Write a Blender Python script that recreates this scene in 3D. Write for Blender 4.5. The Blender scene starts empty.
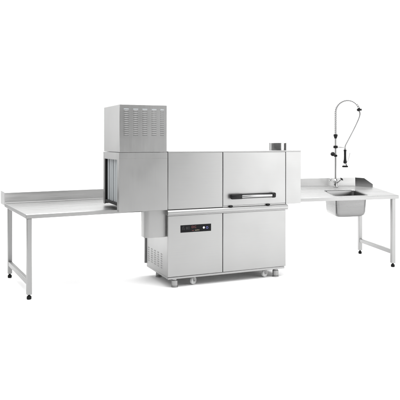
import bpy, bmesh, math, random
from mathutils import Vector, Matrix
random.seed(4)
SC = bpy.context.scene
COL = SC.collection

# ------------------------------------------------------------------ camera
cd = bpy.data.cameras.new('camera'); cam = bpy.data.objects.new('camera', cd); COL.objects.link(cam)
cam.location = (0, 0, 1.555); cam.rotation_euler = (math.radians(90), 0, 0)
cd.sensor_width = 36; cd.lens = 36 * 587.15 / 400
cd.shift_x = 0; cd.shift_y = -(200 - 141.25) / 400
cd.clip_start = 0.05; cd.clip_end = 200
SC.camera = cam
# ------------------------------------------------------------------ world, lamps, exposure
W = bpy.data.worlds.new('World'); SC.world = W; W.use_nodes = True
wb = W.node_tree.nodes['Background']; wb.inputs[0].default_value = (1, 1, 1, 1); wb.inputs[1].default_value = 0.16
SC.view_settings.view_transform = 'Standard'; SC.view_settings.look = 'None'
SC.view_settings.exposure = 0; SC.view_settings.gamma = 1

def lamp(name, loc, target, sx, sy, watts, col=(1, 1, 1)):
    d = bpy.data.lights.new(name, 'AREA'); d.shape = 'RECTANGLE'; d.size = sx; d.size_y = sy
    d.energy = watts; d.color = col
    o = bpy.data.objects.new(name, d); COL.objects.link(o); o.location = loc
    o.rotation_euler = (Vector(target) - Vector(loc)).to_track_quat('-Z', 'Y').to_euler()
    return o
lamp('overhead_softbox', (0, 4.2, 5.6), (0, 5.2, 0), 10, 7, 960)
lamp('key_softbox', (6.3, 3.75, 1.8), (0.4, 6.55, 1.0), 4.6, 3.4, 160)
lamp('left_softbox', (-5.0, 9.0, 2.3), (-0.9, 6.3, 1.5), 2.2, 2.2, 38)
lamp('rear_floor_softbox', (-0.6, 10.3, 4.5), (-0.5, 7.2, 0), 13, 1.6, 560)
lamp('backdrop_wash', (0, 10.0, 6.2), (0, 14.5, 1.6), 16, 2.5, 520)

# ------------------------------------------------------------------ materials
def mat(name, color, metallic=0.0, rough=0.5, **kw):
    m = bpy.data.materials.new(name); m.use_nodes = True
    b = m.node_tree.nodes['Principled BSDF']
    b.inputs['Base Color'].default_value = (*color, 1); b.inputs['Metallic'].default_value = metallic
    b.inputs['Roughness'].default_value = rough
    for k, v in kw.items():
        b.inputs[k].default_value = v
    return m

def steel(name, color, rough, scale=(3, 3, 420), var=0.03, bump=0.012, wave=0.0015, sscale=(3.1, 3.1, 3.1), svar=0.06):
    """brushed stainless: fine grain along one axis, a little smudging, slightly wavy sheet"""
    m = mat(name, color, 1.0, rough); nt = m.node_tree; N = nt.nodes; L = nt.links
    b = N['Principled BSDF']; b.inputs['Specular Tint'].default_value = (0.84, 0.84, 0.84, 1)
    tc = N.new('ShaderNodeTexCoord'); mp = N.new('ShaderNodeMapping'); mp.inputs['Scale'].default_value = scale
    L.new(tc.outputs['Object'], mp.inputs['Vector'])
    g = N.new('ShaderNodeTexNoise'); g.inputs['Scale'].default_value = 1.0; g.inputs['Detail'].default_value = 4
    L.new(mp.outputs[0], g.inputs['Vector'])
    s = N.new('ShaderNodeTexNoise'); s.inputs['Scale'].default_value = 1.0; s.inputs['Detail'].default_value = 3
    mp2 = N.new('ShaderNodeMapping'); mp2.inputs['Scale'].default_value = sscale
    L.new(tc.outputs['Object'], mp2.inputs['Vector']); L.new(mp2.outputs[0], s.inputs['Vector'])
    ad = N.new('ShaderNodeMath'); ad.operation = 'ADD'
    L.new(g.outputs[0], ad.inputs[0]); L.new(s.outputs[0], ad.inputs[1])
    r = N.new('ShaderNodeMapRange'); r.inputs[1].default_value = 0.6; r.inputs[2].default_value = 1.4
    r.inputs[3].default_value = rough - svar; r.inputs[4].default_value = rough + svar
    L.new(ad.outputs[0], r.inputs[0]); L.new(r.outputs[0], b.inputs['Roughness'])
    c = N.new('ShaderNodeMapRange'); c.inputs[1].default_value = 0.3; c.inputs[2].default_value = 0.7
    c.inputs[3].default_value = 1 - var; c.inputs[4].default_value = 1 + var
    L.new(g.outputs[0], c.inputs[0])
    mx = N.new('ShaderNodeVectorMath'); mx.operation = 'SCALE'; mx.inputs[0].default_value = color
    L.new(c.outputs[0], mx.inputs['Scale']); L.new(mx.outputs[0], b.inputs['Base Color'])
    bp = N.new('ShaderNodeBump'); bp.inputs['Strength'].default_value = bump; bp.inputs['Distance'].default_value = 0.002
    L.new(g.outputs[0], bp.inputs['Height'])
    w = N.new('ShaderNodeTexNoise'); w.inputs['Scale'].default_value = 2.2; w.inputs['Detail'].default_value = 0
    L.new(tc.outputs['Object'], w.inputs['Vector'])
    bw = N.new('ShaderNodeBump'); bw.inputs['Strength'].default_value = wave; bw.inputs['Distance'].default_value = 0.05
    L.new(w.outputs[0], bw.inputs['Height']); L.new(bp.outputs[0], bw.inputs['Normal'])
    L.new(bw.outputs[0], b.inputs['Normal'])
    return m

M = {}
M['steel'] = steel('brushed_steel', (0.345, 0.345, 0.343), 0.385)
M['steel_v'] = steel('brushed_steel_upright_grain', (0.345, 0.345, 0.343), 0.385, scale=(420, 420, 3))
M['table'] = steel('table_steel', (0.40, 0.40, 0.398), 0.31, scale=(4, 420, 420), sscale=(0.7, 45, 45), svar=0.09, var=0.04)
M['splash'] = steel('splash_steel', (0.57, 0.57, 0.567), 0.48, scale=(4, 420, 420), sscale=(0.7, 30, 30), svar=0.12, var=0.05)
M['tube'] = steel('leg_tube_steel', (0.34, 0.34, 0.338), 0.45, scale=(300, 300, 4))
M['chrome'] = mat('chrome', (0.45, 0.45, 0.45), 1.0, 0.14)
M['bowl'] = steel('pressed_bowl_steel', (0.22, 0.22, 0.219), 0.28, scale=(4, 4, 90), svar=0.03, bump=0.004)
M['flue'] = steel('flue_steel', (0.38, 0.38, 0.38), 0.23, scale=(3, 3, 300))
M['inside'] = steel('inner_steel', (0.30, 0.30, 0.30), 0.45)
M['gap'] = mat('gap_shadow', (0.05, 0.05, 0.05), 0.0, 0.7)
M['spring'] = mat('spring_steel', (0.33, 0.33, 0.33), 1.0, 0.25)
M['black'] = mat('black_plastic', (0.006, 0.006, 0.0065), 0.0, 0.42, **{'Specular IOR Level': 0.22})
M['rubber'] = mat('black_rubber', (0.007, 0.007, 0.007), 0.0, 0.65, **{'Specular IOR Level': 0.15})
M['curtain'] = mat('pale_vinyl', (0.33, 0.35, 0.36), 0.0, 0.35)
M['castor'] = mat('pale_grey_castor', (0.55, 0.55, 0.55), 0.0, 0.4)
M['glass'] = mat('display_glass', (0.004, 0.004, 0.005), 0.0, 0.15, **{'Specular IOR Level': 0.12})
def glow(name, c, s):
    return mat(name, (0.02, 0.02, 0.02), 0, 0.5, **{'Emission Color': (*c, 1), 'Emission Strength': s})
M['red'] = glow('red_led', (0.9, 0.10, 0.08), 0.22)
M['white_led'] = glow('white_led', (1, 1, 1), 1.0)
M['blue'] = glow('blue_led', (0.25, 0.28, 1.0), 0.45)
M['grey_led'] = glow('dim_grey_led', (0.6, 0.55, 0.58), 0.03)
M['amber'] = glow('pale_amber_led', (0.9, 0.8, 0.5), 0.30)
M['paper'] = mat('white_paper', (0.90, 0.90, 0.90), 0.0, 0.8)
pn = M['paper'].node_tree
_n = pn.nodes.new('ShaderNodeTexNoise'); _n.inputs['Scale'].default_value = 60
_b = pn.nodes.new('ShaderNodeBump'); _b.inputs['Strength'].default_value = 0.02
pn.links.new(_n.outputs[0], _b.inputs['Height']); pn.links.new(_b.outputs[0], pn.nodes['Principled BSDF'].inputs['Normal'])

# ------------------------------------------------------------------ mesh helpers
def box(bm, x0, x1, y0, y1, z0, z1, bev=0.002, mi=0):
    r = bmesh.ops.create_cube(bm, size=1)
    vs = r['verts']
    for v in vs:
        v.co = Vector(((x0 + x1) / 2 + v.co.x * (x1 - x0), (y0 + y1) / 2 + v.co.y * (y1 - y0), (z0 + z1) / 2 + v.co.z * (z1 - z0)))
    fs = {f for v in vs for f in v.link_faces}
    for f in fs: f.material_index = mi
    if bev:
        es = list({e for v in vs for e in v.link_edges})
        rr = bmesh.ops.bevel(bm, geom=es, offset=bev, segments=2, profile=0.5, affect='EDGES')
        for f in rr['faces']: f.material_index = mi

def prism(bm, pts, axis, a, b, mi=0, bev=0.0):
    """closed polygon pts (2D) swept along axis 'x','y','z' from a to b"""
    def P(p, t):
        return {'x': (t, p[0], p[1]), 'y': (p[0], t, p[1]), 'z': (p[0], p[1], t)}[axis]
    va = [bm.verts.new(P(p, a)) for p in pts]; vb = [bm.verts.new(P(p, b)) for p in pts]
    n = len(pts); fs = [bm.faces.new(va), bm.faces.new(vb)]
    for i in range(n):
        fs.append(bm.faces.new((va[i], va[(i + 1) % n], vb[(i + 1) % n], vb[i])))
    for f in fs: f.material_index = mi
    bmesh.ops.recalc_face_normals(bm, faces=fs)
    if bev:
        es = list({e for f in fs[:2] for e in f.edges})
        bmesh.ops.bevel(bm, geom=es, offset=bev, segments=2, profile=0.5, affect='EDGES')

def lathe(bm, prof, c=(0, 0, 0), n=32, axis='z', mi=0):
    """prof: list of (r, h) along axis"""
    rings = []
    for r, h in prof:
        ring = []
        for i in range(n):
            a = 2 * math.pi * i / n; p, q = r * math.cos(a), r * math.sin(a)
            co = {'z': (p, q, h), 'x': (h, p, q), 'y': (p, h, q)}[axis]
            ring.append(bm.verts.new((c[0] + co[0], c[1] + co[1], c[2] + co[2])))
        rings.append(ring)
    fs = []
    for a, b in zip(rings, rings[1:]):
        for i in range(n):
            fs.append(bm.faces.new((a[i], a[(i + 1) % n], b[(i + 1) % n], b[i])))
    if prof[0][0] > 1e-6: fs.append(bm.faces.new(rings[0]))
    if prof[-1][0] > 1e-6: fs.append(bm.faces.new(rings[-1]))
    for f in fs: f.material_index = mi
    bmesh.ops.recalc_face_normals(bm, faces=fs)

def tube(bm, pts, r, n=14, mi=0, rfun=None):
    pts = [Vector(p) for p in pts]; rings = []
    t0 = (pts[1] - pts[0]).normalized()
    u = t0.orthogonal().normalized()
    for i, p in enumerate(pts):
        t = (pts[min(i + 1, len(pts) - 1)] - pts[max(i - 1, 0)]).normalized()
        u = (u - t * u.dot(t)).normalized(); w = t.cross(u)
        rr = rfun(i) if rfun else r
        rings.append([bm.verts.new(p + (u * math.cos(2 * math.pi * k / n) + w * math.sin(2 * math.pi * k / n)) * rr) for k in range(n)])
    fs = []
    for a, b in zip(rings, rings[1:]):
        for i in range(n): fs.append(bm.faces.new((a[i], a[(i + 1) % n], b[(i + 1) % n], b[i])))
    fs.append(bm.faces.new(rings[0])); fs.append(bm.faces.new(rings[-1]))
    for f in fs: f.material_index = mi
    bmesh.ops.recalc_face_normals(bm, faces=fs)

def smooth_path(ctrl, per=14):
    """Catmull-Rom through ctrl"""
    P = [Vector(c) for c in ctrl]; P = [P[0] * 2 - P[1]] + P + [P[-1] * 2 - P[-2]]; out = []
    for i in range(1, len(P) - 2):
        a, b, c, d = P[i - 1:i + 3]
        for k in range(per):
            t = k / per
            out.append(0.5 * ((2 * b) + (c - a) * t + (2 * a - 5 * b + 4 * c - d) * t * t + (3 * b - a - 3 * c + d) * t ** 3))
    out.append(P[-2]); return out

def obj(name, bm, mats, parent=None, smooth=20):
    me = bpy.data.meshes.new(name); bm.to_mesh(me); bm.free()
    for p in me.polygons: p.use_smooth = True
    me.set_sharp_from_angle(angle=math.radians(smooth))
    for m in (mats if isinstance(mats, (list, tuple)) else [mats]): me.materials.append(m)
    o = bpy.data.objects.new(name, me); COL.objects.link(o)
    if parent: o.parent = parent
    return o
def B(): return bmesh.new()
def boxobj(name, m, parent, *a, bev=0.002):
    bm = B(); box(bm, *a, bev=bev); return obj(name, bm, m, parent)
def thing(name, label, cat, loc=(0, 0, 0), rz=0, group=None):
    o = bpy.data.objects.new(name, None); COL.objects.link(o); o.empty_display_size = 0.1
    o.location = loc; o.rotation_euler = (0, 0, rz); o['label'] = label; o['category'] = cat
    if group: o['group'] = group
    return o

# ------------------------------------------------------------------ setting: white floor sheet running up into a backdrop
bm = B()
vs = [bm.verts.new(p) for p in ((-22, -8, 0), (22, -8, 0), (22, 12, 0), (-22, 12, 0))]; bm.faces.new(vs)
fl = obj('floor', bm, M['paper']); fl['kind'] = 'structure'
bm = B(); prev = None
prof = [(12 + 3 * math.sin(a), 3 - 3 * math.cos(a)) for a in [math.radians(90) * i / 16 for i in range(17)]] + [(15, 10)]
for y, z in prof:
    cur = [bm.verts.new((-22, y, z)), bm.verts.new((22, y, z))]
    if prev: bm.faces.new((prev[0], prev[1], cur[1], cur[0]))
    prev = cur
bd = obj('backdrop', bm, M['paper'], smooth=60); bd['kind'] = 'structure'

# ------------------------------------------------------------------ the conveyor dishwasher
TH = 0.4081
dw = thing('conveyor_dishwasher', 'large stainless steel conveyor dishwasher with vent tower and black control panel between the tables',
           'dishwasher', (-0.338, 6.179, 0), TH)
XT, XM, XR, XE = -0.527, 0.640, 1.442, 1.649
ZC, ZL2, ZL, ZB, ZT = 0.095, 0.769, 0.832, 1.449, 1.932
# lower cabinet
bm = B(); box(bm, 0.008, XR - 0.006, 0.022, 0.735, 0.118, 0.772, 0.003)
cab = obj('cabinet_body', bm, M['inside'], dw)
bm = B(); box(bm, 0.004, XR - 0.012, 0.006, 0.73, 0.094, 0.117, 0.004)
obj('base_rail', bm, M['steel'], dw)
# side panel with punched louvres
bm = B(); box(bm, 0.0, 0.0075, 0.020, 0.715, 0.119, 0.768, 0.002)
for ci in range(5):
    yc = 0.635 - ci * 0.108
    z_hi = 0.332
    for ri in range(7):
        z = z_hi - ri * 0.0245
        # half-lens hood punched outward above a dark slot
        ns = 8; up = []; lo = []
        box(bm, -0.0012, 0.001, yc - 0.024, yc + 0.024, z - 0.004, z - 0.0005, 0, 1)
        top = [bm.verts.new((-0.0003, yc - 0.028 + 0.056 * k / ns, z + 0.010 * math.sin(math.pi * k / ns) ** 0.5)) for k in range(ns + 1)]
        lip = [bm.verts.new((-0.0003 - 0.0045 * math.sin(math.pi * k / ns) ** 0.5, yc - 0.028 + 0.056 * k / ns, z)) for k in range(ns + 1)]
        for k in range(ns):
            bm.faces.new((top[k], top[k + 1], lip[k + 1], lip[k]))
obj('side_panel', bm, [M['steel_v'], M['gap']], dw)
boxobj('rear_panel', M['steel_v'], dw, -0.018, XR - 0.02, 0.728, 0.762, 0.135, 0.80)
# cabinet doors
boxobj('cabinet_door', M['steel'], dw, 0.000, XM - 0.0035, 0.0, 0.0195, 0.121, 0.7665, bev=0.003)
boxobj('cabinet_door', M['steel'], dw, XM + 0.0035, XR, 0.0, 0.0195, 0.121, 0.7665, bev=0.003)
# ledge between cabinet and wash chamber
bm = B()
prism(bm, [(0.06, 0.8295), (0.004, 0.8295), (-0.012, 0.826), (-0.021, 0.816), (-0.024, 0.802), (-0.022, 0.786), (-0.014, 0.777), (-0.014, 0.770), (0.06, 0.770)],
      'x', -0.006, XR + 0.020)
obj('drip_ledge', bm, M['steel'], dw, smooth=32)
# wash chamber
bm = B(); box(bm, 0.006, XR - 0.004, 0.0215, 0.655, 0.8305, 1.432, 0.003)
obj('wash_chamber', bm, M['inside'], dw)
boxobj('front_panel', M['steel'], dw, 0.003, XM - 0.003, 0.0, 0.021, 0.834, 1.4345, bev=0.002)
door = boxobj('chamber_door', M['steel'], dw, XM + 0.004, XR - 0.003, 0.0, 0.021, 0.846, 1.4345, bev=0.0035)
boxobj('seam_shade_strip', M['gap'], dw, XR - 0.0028, XR + 0.0028, 0.005, 0.020, 0.836, 1.433, bev=0)  # dark strip added to paint the shade in the door seam
boxobj('door_sill', M['steel'], dw, XM + 0.004, XR - 0.003, 0.006, 0.021, 0.831, 0.8445, bev=0.001)
boxobj('roof_lid', M['steel'], dw, 0.001, XE, -0.003, 0.66, 1.4355, ZB, bev=0.003)
# door handle: black ends, bright bar
bm = B()
for a, b_ in ((0.722, 0.868), (1.236, 1.288)):
    box(bm, a, b_, -0.052, -0.012, 0.917, 0.975, 0.014)
    box(bm, a + 0.012, min(a + 0.075, b_ - 0.006), -0.02, 0.0, 0.926, 0.966, 0.006)
box(bm, 0.86, 1.245, -0.034, -0.020, 0.921, 0.971, 0.005)
hd = obj('handle', bm, M['black'], door, smooth=50)
bm = B(); box(bm, 0.850, 1.240, -0.055, -0.036, 0.930, 0.961, 0.007)
obj('handle_bar', bm, M['spring'], hd, smooth=50)
# black door rests on the ledge
for x in (0.735, 1.205):
    bm = B(); box(bm, x - 0.021, x + 0.021, -0.022, 0.006, 0.829, 0.848, 0.007)
    obj('door_stop', bm, M['black'], dw, smooth=50)
# exit hood (open to the right so that the table enters)
bm = B()
box(bm, XR + 0.003, XE - 0.002, 0.0, 0.011, 0.833, 1.435, 0.002)
box(bm, XR + 0.003, XE - 0.002, 0.645, 0.656, 0.833, 1.435, 0.002)
box(bm, XE - 0.013, XE - 0.002, 0.0125, 0.6435, 1.30, 1.435, 0.002)
obj('exit_hood', bm, M['steel'], dw)
# entry hood
bm = B()
box(bm, XT, -0.003, 0.0, 0.012, ZL, 1.3757, 0.0006)
box(bm, XT, -0.003, 0.0, 0.012, 1.3765, 1.4385, 0.0006)
box(bm, XT, -0.003, 0.648, 0.660, 0.862, 1.4385, 0.002)
box(bm, XT + 0.0125, -0.003, 0.0125, 0.6475, 1.4265, 1.4385, 0)
box(bm, XT + 0.0135, -0.005, 0.0123, 0.0143, 1.355, 1.40, 0)
box(bm, XT, XT + 0.012, 0.0125, 0.082, ZL, 1.4385, 0.0015)
box(bm, XT, XT + 0.012, 0.600, 0.6475, 0.862, 1.4385, 0.0015)
box(bm, XT, XT + 0.012, 0.0825, 0.5995, 1.363, 1.4385, 0.0015)
obj('entry_hood', bm, M['steel_v'], dw)
# splash curtain: hanging strips in the entry, black hem
ys = 0.098
for k in range(6):
    bm = B(); w = 0.056; y0 = ys + k * 0.0825
    n = 6; lo = []; hi = []
    for i in range(n + 1):
        t = i / n; bul = 0.010 * math.sin(math.pi * t) * (1 if k % 2 else 0.6)
        lo.append((XT + 0.030 - bul, y0 + w * t)); hi.append((XT + 0.034 - bul, y0 + w * t))
    prism(bm, lo + hi[::-1], 'z', 0.915, 1.40)
    obj('curtain_strip', bm, M['curtain'], dw)
bm = B(); box(bm, XT + 0.002, XT + 0.040, 0.083, 0.598, 0.888, 0.914, 0.003)
box(bm, XT + 0.003, XT + 0.038, 0.565, 0.599, 0.915, 1.362, 0.003)
obj('curtain_seal', bm, M['rubber'], dw)
boxobj('curtain_shade_sheet', M['gap'], dw, -0.445, -0.435, 0.016, 0.64, 0.90, 1.42)  # dark sheet added behind the strips, its colour stands in for interior shade
# vent tower with louvres
bm = B(); tx0, tx1 = XT + 0.006, -0.010
box(bm, tx0, tx1, 0.004, 0.652, 1.4425, ZT, 0.003)
for ci, xc in enumerate((-0.452, -0.352, -0.253, -0.153, -0.064)):
    hw = 0.0265 if ci < 4 else 0.020
    for ri in range(14):
        z = 1.886 - ri * 0.0205
        if ri == 0:
            box(bm, xc - hw, xc + hw, 0.0015, 0.006, z - 0.006, z + 0.005, 0, 2); continue
        box(bm, xc - hw, xc + hw, 0.0025, 0.006, z - 0.0045, z - 0.0008, 0, 1)
        ns = 6
        top = [bm.verts.new((xc - hw + 2 * hw * k / ns, 0.0038, z + 0.006)) for k in range(ns + 1)]
        lip = [bm.verts.new((xc - hw + 2 * hw * k / ns, 0.0038 - 0.0011 * min(1, 2.2 * math.sin(math.pi * k / ns)), z)) for k in range(ns + 1)]
        for k in range(ns): bm.faces.new((top[k], lip[k], lip[k + 1], top[k + 1]))
obj('vent_tower', bm, [M['steel_v'], M['gap'], M['curtain']], dw)
# flue stub on the roof
bm = B(); R = 0.102
lathe(bm, [(R, 1.4495), (R, 1.529), (R + 0.0025, 1.5305), (R + 0.0025, 1.5345), (R, 1.536), (R - 0.004, 1.534), (R - 0.006, 1.456)], (1.45, 0.19, 0), 64)
obj('flue', bm, M['flue'], dw)
# tank box under the entry hood
bm = B(); x0, x1, y0, y1 = -0.235, -0.004, 0.055, 0.205
rc = 0.05; pts = [(x1, y0)]
for i in range(9):
    a = math.radians(-90 - 90 * i / 8); pts.append((x0 + rc + rc * math.cos(a), y0 + rc + rc * math.sin(a)))
for i in range(5):
    a = math.radians(180 - 90 * i / 4); pts.append((x0 + 0.02 + 0.02 * math.cos(a), y1 - 0.02 + 0.02 * math.sin(a)))
pts.append((x1, y1))
prism(bm, pts, 'z', 0.540, 0.8285, bev=0.004)
obj('tank_box', bm, M['steel_v'], dw)
# control panel
bm = B(); box(bm, 0.1425, 0.4985, -0.004, 0.002, 0.583, 0.661, 0.002)
cp = obj('control_panel', bm, M['glass'], dw)
def seg(bm, x, z, w, h): box(bm, x, x + w, -0.0052, -0.0035, z, z + h, 0)
bm = B()
for x, z, w, h in ((.165, .612, .004, .034), (.165, .642, .020, .004), (.181, .612, .004, .018), (.205, .612, .004, .034), (.205, .627, .018, .004), (.221, .612, .004, .034), (.236, .612, .004, .034)):
    seg(bm, x, z, w, h)
obj('dim_digits', bm, M['grey_led'], cp)
for xs in (.270, .303):
    bm = B()
    for x, z, w, h in ((xs, .628, .004, .020), (xs, .646, .020, .003), (xs, .626, .020, .003)) + (((xs + .018, .629, .004, .018),) if xs < .29 else ()):
        seg(bm, x, z, w, h)
    obj('red_digit', bm, M['red'], cp)
bm = B(); seg(bm, .272, .598, .024, .004); obj('red_mark', bm, M['red'], cp)
bm = B()
for x, z, w, h in ((.309, .597, .010, .008), (.323, .596, .006, .010), (.332, .598, .016, .004), (.332, .604, .016, .003), (.352, .597, .006, .009)):
    seg(bm, x, z, w, h)
obj('amber_mark', bm, M['amber'], cp)
bm = B(); lathe(bm, [(0.0, -0.006), (0.011, -0.0055), (0.012, -0.0035)], (0.412, 0, 0.624), 24, 'y'); obj('button', bm, M['white_led'], cp)
bm = B()
lathe(bm, [(0.0085, -0.0036), (0.0085, -0.0056), (0.0135, -0.0056), (0.0135, -0.0036)], (0.450, 0, 0.622), 24, 'y')
obj('button', bm, M['blue'], cp)
# adjustable feet and castors
def foot(x, y):
    bm = B()
    lathe(bm, [(0.024, 0.098), (0.024, 0.078), (0.034, 0.074), (0.034, 0.020), (0.030, 0.016), (0.036, 0.012), (0.036, 0.001)], (x, y, 0), 28)
    return obj('adjustable_foot', bm, M['tube'], dw)
for x, y in ((0.095, 0.05), (1.335, 0.05), (0.10, 0.575), (1.33, 0.60)): foot(x, y)
def castor(x, y, turn):
    rot = Matrix.Rotation(turn, 3, 'Z')
    bm = B()
    box(bm, x - 0.030, x + 0.030, y - 0.028, y + 0.028, 0.0885, 0.0935, 0.001)
    box(bm, x - 0.006, x + 0.022, y - 0.022, y - 0.0185, 0.036, 0.089, 0.001)
    box(bm, x - 0.006, x + 0.022, y + 0.0185, y + 0.022, 0.036, 0.089, 0.001)
    lathe(bm, [(0.0, -0.025), (0.007, -0.025), (0.007, 0.025), (0.0, 0.025)], (x + 0.008, y, 0.043), 16, 'y')
    bmesh.ops.rotate(bm, cent=(x, y, 0), matrix=rot, verts=bm.verts[:])
    c = obj('castor', bm, M['tube'], dw)
    bm = B()
    lathe(bm, [(0.0085, -0.014), (0.020, -0.014), (0.022, -0.011), (0.030, -0.011), (0.033, -0.017), (0.0385, -0.014), (0.042, 0.0), (0.0385, 0.014), (0.033, 0.017), (0.030, 0.011), (0.022, 0.011), (0.020, 0.014), (0.0085, 0.014)], (x + 0.008, y, 0.043), 36, 'y')
    bmesh.ops.rotate(bm, cent=(x, y, 0), matrix=rot, verts=bm.verts[:])
    obj('wheel', bm, M['castor'], c)
for x, y, a in ((0.315, 0.075, 0.5), (1.20, 0.075, 0.35), (0.315, 0.43, -0.6), (1.20, 0.43, 0.9)): castor(x, y, a)

# ------------------------------------------------------------------ tables
def leg(parent, x, y, ztop, h=0.024, turn=0):
    bm = B(); box(bm, x - h, x + h, y - h, y + h, 0.048, ztop, 0.004)
    bmesh.ops.rotate(bm, cent=(x, y, 0), matrix=Matrix.Rotation(turn, 3, 'Z'), verts=bm.verts[:])
    l = obj('leg', bm, M['tube'], parent)
    bm = B(); lathe(bm, [(0.0, 0.001), (0.019, 0.001), (0.023, 0.006), (0.023, 0.026), (0.019, 0.032), (0.012, 0.034), (0.012, 0.047)], (x, y, 0), 24)
    obj('rubber_foot', bm, M['rubber'], l)
    return l

# left (entry) table
lt = thing('entry_table', 'long steel table with box backsplash and no sink, beside the curtained entry',
           'table', (-1.70, 5.735, 0), math.radians(28.0))
LX, LD, z0, z1 = 1.29, 1.20, 0.796, 0.840
bm = B()
prism(bm, [(0.0, z0), (0.0, z1 - 0.006), (0.006, z1), (LD - 0.012, z1), (LD - 0.001, z1 + 0.006), (LD - 0.001, z0)], 'x', 0.0, LX, bev=0.004)
for f in bm.faces:
    f.normal_update(); f.material_index = 1 if abs(f.normal.z) < 0.3 else 0
obj('tabletop', bm, [M['table'], M['tube']], lt)
bm = B()
prism(bm, [(LD, z0 + 0.012), (LD, 0.957), (LD + 0.010, 0.968), (LD + 0.25, 0.968), (LD + 0.25, z0 + 0.012)], 'x', 0.0, LX + 0.05, bev=0.004)
obj('backsplash', bm, M['splash'], lt)
leg(lt, 0.036, 0.030, z0 - 0.001); leg(lt, 0.036, 1.067, z0 - 0.001)
boxobj('crossbar', M['tube'], lt, 0.016, 0.056, 0.0545, 1.0425, 0.140, 0.190, bev=0.004)

# right (sink) table: slopes a little to the front so that it drains
OR = Vector((1.8, 7.5, 0))
rt = thing('sink_table', 'steel table with a sink bowl set in its top and chamfered backsplash end',
           'table', OR, 0)
A, Bc, C, D = (0.955, 6.784), (2.452, 7.236), (2.365, 8.20), (0.955, 8.00)
def yf(x): return A[1] + (x - A[0]) * (Bc[1] - A[1]) / (Bc[0] - A[0])
def tz(x, y): return 0.890 + max(0, y - yf(x)) * 0.047
def rp(x, y, z): return Vector((x, y, z)) - OR
S0 = Vector((1.632, 7.065)); EX = Vector((0.424, 0.126)); EY = Vector((-0.030, 0.52))
def sink_loop(inset, r, n=7):
    """rounded rectangle in sink coordinates, as plan points"""
    w, d = EX.length, EY.length; out = []
    for cx, cy, a0 in ((inset + r, inset + r, 180), (w - inset - r, inset + r, 270), (w - inset - r, d - inset - r, 0), (inset + r, d - inset - r, 90)):
        for i in range(n):
            a = math.radians(a0 + 90 * i / (n - 1)); x, y = cx + r * math.cos(a), cy + r * math.sin(a)
            out.append(S0 + EX * (x / w) + EY * (y / d))
    return out
bm = B()
outer = [A, Bc, C, D]; hole = sink_loop(0, 0.05)
def ring(pts, f): return [bm.verts.new(rp(p[0], p[1], f(p[0], p[1]))) for p in pts]
def loop_edges(vs): return [bm.edges.new((vs[i], vs[(i + 1) % len(vs)])) for i in range(len(vs))]
ot = ring(outer, tz); ht = ring(hole, tz)
e1 = loop_edges(ot); e2 = loop_edges(ht)
bmesh.ops.triangle_fill(bm, edges=e1 + e2, use_beauty=True, use_dissolve=False)
ob = ring(outer, lambda x, y: tz(x, y) - 0.043); hb = ring(hole, lambda x, y: tz(x, y) - 0.003)
for i in range(4): bm.faces.new((ot[i], ot[(i + 1) % 4], ob[(i + 1) % 4], ob[i]))
for i in range(len(ht)): bm.faces.new((ht[i], ht[(i + 1) % len(ht)], hb[(i + 1) % len(ht)], hb[i]))
hb2 = ring(sink_loop(-0.012, 0.05), lambda x, y: tz(x, y) - 0.043)
e3 = loop_edges(ob) if False else [bm.edges.get((ob[i], ob[(i + 1) % 4])) for i in range(4)]
e4 = loop_edges(hb2)
bmesh.ops.triangle_fill(bm, edges=e3 + e4, use_beauty=True, use_dissolve=False)
bmesh.ops.recalc_face_normals(bm, faces=bm.faces[:])
be = [bm.edges.get((ot[i], ot[(i + 1) % 4])) for i in (0, 1)] + [bm.edges.get((ot[1], ob[1]))]
bmesh.ops.bevel(bm, geom=be, offset=0.006, segments=3, profile=0.5, affect='EDGES')
for f in bm.faces:
    f.normal_update(); f.material_index = 1 if abs(f.normal.z) < 0.3 else 0
obj('tabletop', bm, [M['table'], M['tube']], rt)
# sink bowl
bm = B(); loops = []
prof = [(-0.010, 0.0015, 0.058), (-0.002, 0.002, 0.052), (0.003, -0.003, 0.048), (0.005, -0.012, 0.046), (0.010, -0.12, 0.05), (0.014, -0.215, 0.055), (0.022, -0.247, 0.06), (0.042, -0.266, 0.07), (0.075, -0.272, 0.08), (0.15, -0.275, 0.05)]
for ins, dz, r in prof:
    lz = [bm.verts.new(rp(p[0], p[1], (tz(p[0], p[1]) if dz > -0.02 else 0.901) + dz)) for p in sink_loop(ins, r)]
    loops.append(lz)
for a, b_ in zip(loops, loops[1:]):
    n = len(a)
    for i in range(n): bm.faces.new((a[i], a[(i + 1) % n], b_[(i + 1) % n], b_[i]))
bm.faces.new(loops[-1]); bmesh.ops.recalc_face_normals(bm, faces=bm.faces[:])
bowl = obj('sink_bowl', bm, M['bowl'], rt, smooth=50)
sm = bowl.modifiers.new('sheet', 'SOLIDIFY'); sm.thickness = 0.0015; sm.offset = 0
cc = S0 + EX * 0.5 + EY * 0.55; bm = B()
lathe(bm, [(0.0, 0.0), (0.030, 0.0), (0.045, 0.003), (0.055, 0.002), (0.056, -0.002)], rp(cc.x, cc.y, 0.629), 32)
obj('drain', bm, M['chrome'], bowl)
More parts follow.
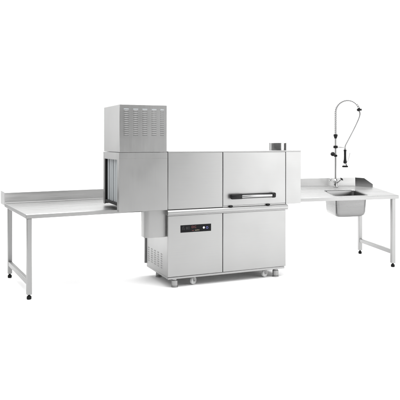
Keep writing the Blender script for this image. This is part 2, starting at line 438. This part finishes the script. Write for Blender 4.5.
# backsplash with an angled corner panel
def sheet(bm, plan, ztop, zbot, th):
    """folded upright sheet along plan points with per-point top/bottom heights"""
    n = len(plan); off = []
    for i in range(n):
        a = Vector(plan[max(i - 1, 0)]); b_ = Vector(plan[min(i + 1, n - 1)]); t = (b_ - a).normalized()
        off.append(Vector(plan[i]) + Vector((-t.y, t.x)) * th)
    rows = []
    for i in range(n):
        rows.append([bm.verts.new(rp(plan[i][0], plan[i][1], zbot[i])), bm.verts.new(rp(plan[i][0], plan[i][1], ztop[i])),
                     bm.verts.new(rp(off[i].x, off[i].y, ztop[i])), bm.verts.new(rp(off[i].x, off[i].y, zbot[i]))])
    for a, b_ in zip(rows, rows[1:]):
        for k in range(4): bm.faces.new((a[k], b_[k], b_[(k + 1) % 4], a[(k + 1) % 4]))
    bm.faces.new(rows[0]); bm.faces.new(rows[-1]); bmesh.ops.recalc_face_normals(bm, faces=bm.faces[:])
def yb(x): return D[1] + (x - D[0]) * (C[1] - D[1]) / (C[0] - D[0])
xk = 2.155; bt = 1.040
bm = B()
p0 = (0.955, yb(0.955) - 0.004); p1 = (xk, yb(xk) - 0.004)
sheet(bm, [p0, p1], [bt - 0.004, bt + 0.012], [tz(*p0) + 0.001, tz(*p1) + 0.001], 0.03)
obj('backsplash', bm, M['splash'], rt)
bm = B()
q0 = (xk + 0.002, p1[1] - 0.001); q1 = (xk + 0.110, p1[1] - 0.060); q2 = (2.362, 8.035)
sheet(bm, [q0, q1, q2], [bt + 0.012, bt + 0.006, 0.968], [tz(*q0) + 0.001, tz(*q1) + 0.001, tz(*q2) + 0.001], 0.012)
obj('corner_splash', bm, M['chrome'], rt)
leg(rt, *(Vector((2.388, 7.272)) - OR.xy), 0.846, turn=math.radians(11.5)); leg(rt, *(Vector((2.216, 8.13)) - OR.xy), 0.885, turn=math.radians(11.5))
bm = B(); a = Vector((2.388, 7.272)); b_ = Vector((2.216, 8.13)); t = (b_ - a).normalized(); nrm = Vector((-t.y, t.x))
a2 = a + t * 0.027; b2 = b_ - t * 0.027; h = 0.02
v = []
for p in (a2, b2):
    for sgn, z in ((-1, 0.160), (1, 0.160), (1, 0.208), (-1, 0.208)):
        q = p + nrm * h * sgn; v.append(bm.verts.new(rp(q.x, q.y, z)))
for f in ((0, 1, 2, 3), (4, 5, 6, 7), (0, 1, 5, 4), (1, 2, 6, 5), (2, 3, 7, 6), (3, 0, 4, 7)): bm.faces.new([v[i] for i in f])
bmesh.ops.recalc_face_normals(bm, faces=bm.faces[:])
bmesh.ops.bevel(bm, geom=bm.edges[:], offset=0.003, segments=2, profile=0.5, affect='EDGES')
obj('crossbar', bm, M['tube'], rt)

# ------------------------------------------------------------------ pre-rinse spray tap
FX, FY = 1.847, 8.0; FZ = tz(FX, FY) + 0.001
fa = thing('spray_tap', 'tall chrome pre-rinse tap with arched hose and black spray gun, behind the sink bowl', 'tap', (FX, FY, FZ), 0)
def fp(x, y, z): return Vector((x - FX, y - FY, z - FZ))
bm = B(); lathe(bm, [(0.034, 0.0), (0.034, 0.006), (0.024, 0.012), (0.020, 0.03), (0.022, 0.06), (0.026, 0.075), (0.022, 0.095), (0.016, 0.105)], n=28)
obj('base', bm, M['chrome'], fa)
for sgn, cap, dz in ((-1, 'chrome', 0.0), (1, 'black', 0.012)):
    bm = B(); tube(bm, [(0.006 * sgn, 0, 0.035), (0.045 * sgn, -0.02, 0.070 + dz * .5), (0.070 * sgn, -0.03, 0.090 + dz)], 0.010)
    hv = obj('tap_handle', bm, M['chrome'], fa, smooth=50)
    bm = B(); c = Vector((0.076 * sgn, -0.033, 0.094 + dz))
    for k in range(4):
        an = math.pi / 4 + k * math.pi / 2
        d = Vector((math.sin(an) * 0.7, 0.72 * math.cos(an), -math.sin(an) * 0.7 * sgn)) * 0.026
        tube(bm, [c, c + d], 0.007, 10)
    lathe(bm, [(0.0, -0.012), (0.011, -0.010), (0.013, 0.0), (0.011, 0.010), (0.0, 0.012)], c, 16)
    obj('cross_grip', bm, M[cap], hv, smooth=50)
bm = B(); tube(bm, [fp(FX, FY, FZ + 0.10), fp(FX, FY, 1.3), fp(FX, FY, 1.60)], 0.0125, 18)
obj('riser', bm, M['tube'], fa, smooth=50)
# corrugated arch
ex, ey, ez = 2.118, 7.80, 1.938
path = [fp(FX, FY, 1.60 + (1.945 - 1.60) * i / 40) for i in range(41)]
cx, cyy = (FX + ex) / 2, (FY + ey) / 2
for i in range(1, 81):
    a = math.pi * (1 - i / 80 * 0.97)
    path.append(fp(cx + (ex - FX) / 2 * math.cos(a), cyy + (ey - FY) / 2 * math.cos(a), 1.945 + 0.160 * math.sin(a)))
L = [0]
for i in range(1, len(path)): L.append(L[-1] + (path[i] - path[i - 1]).length)
dense = []; step = 0.0026; j = 0; s = 0
while s < L[-1]:
    while L[j + 1] < s: j += 1
    t = (s - L[j]) / (L[j + 1] - L[j]); dense.append(path[j].lerp(path[j + 1], t)); s += step
bm = B(); tube(bm, dense, 0.014, 12, rfun=lambda i: 0.0138 + 0.0011 * math.cos(i * math.pi / 5))
obj('spring_arch', bm, M['spring'], fa, smooth=60)
end = dense[-1]
bm = B(); tube(bm, [end + Vector((-0.012, 0.003, 0.030)), end + Vector((0, 0, -0.004))], 0.021, 18)
tube(bm, [end + Vector((-0.030, 0.010, 0.010)), end + Vector((0.028, -0.012, 0.014))], 0.013, 14)
obj('hose_clip', bm, M['black'], fa, smooth=50)
gx, gy = 1.952, 7.90
hp = smooth_path([end + Vector((0, 0, 0.0)), end + Vector((0.004, 0, -0.07)), fp(2.060, 7.83, 1.73), fp(1.985, 7.88, 1.56), fp(gx + .004, gy, 1.49), fp(gx, gy, 1.435)])
bm = B(); tube(bm, hp, 0.0085, 12); obj('hose', bm, M['spring'], fa, smooth=60)
# collars and bracket
bm = B(); lathe(bm, [(0.015, 1.592 - FZ), (0.018, 1.60 - FZ), (0.028, 1.630 - FZ), (0.028, 1.648 - FZ), (0.015, 1.652 - FZ)], n=24)
obj('collar', bm, M['black'], fa)
bm = B(); lathe(bm, [(0.014, 1.458 - FZ), (0.030, 1.461 - FZ), (0.030, 1.494 - FZ), (0.014, 1.497 - FZ)], n=24)
cl = obj('collar', bm, M['black'], fa)
bm = B(); tube(bm, [fp(FX + .02, FY - .018, 1.477), fp(gx - .012, gy + .012, 1.472)], 0.007)
tube(bm, [fp(gx + 0.016 * math.cos(k * math.pi / 8), gy + 0.016 * math.sin(k * math.pi / 8), 1.472) for k in range(17)], 0.004, 8)
obj('hook', bm, M['chrome'], cl, smooth=50)
bm = B(); lathe(bm, [(0.014, 1.343 - FZ), (0.024, 1.346 - FZ), (0.024, 1.370 - FZ), (0.014, 1.373 - FZ)], n=24)
tube(bm, [(0, 0, 1.358 - FZ), (-0.026, -0.03, 1.372 - FZ)], 0.012)
kc = Vector((-0.050, -0.050, 1.382 - FZ))
lathe(bm, [(0.0, -0.028)] + [(0.030 * math.sin(a), -0.030 * math.cos(a)) for a in [math.pi * i / 12 for i in range(1, 12)]] + [(0.0, 0.030)], kc, 24)
obj('valve_knob', bm, M['black'], fa, smooth=50)
# spray gun
bm = B(); g = fp(gx, gy, 0)
lathe(bm, [(0.010, 1.445), (0.019, 1.440), (0.020, 1.428), (0.016, 1.418), (0.0155, 1.36), (0.017, 1.31), (0.023, 1.285), (0.024, 1.262), (0.015, 1.258)], g, 24)
gun = obj('spray_gun', bm, M['black'], fa)
bm = B(); lathe(bm, [(0.014, 1.258), (0.017, 1.255), (0.024, 1.235), (0.026, 1.229), (0.018, 1.229)], g, 24); obj('nozzle', bm, M['spring'], gun)
bm = B(); lathe(bm, [(0.026, 1.2285), (0.038, 1.225), (0.039, 1.209), (0.034, 1.205), (0.0, 1.207)], g, 28); obj('nozzle_ring', bm, M['rubber'], gun)
bm = B(); tube(bm, [g + Vector((0.022, -0.008, 1.275)), g + Vector((0.040, -0.014, 1.30)), g + Vector((0.062, -0.020, 1.40))], 0.0035, 8)
obj('trigger', bm, M['chrome'], gun, smooth=50)
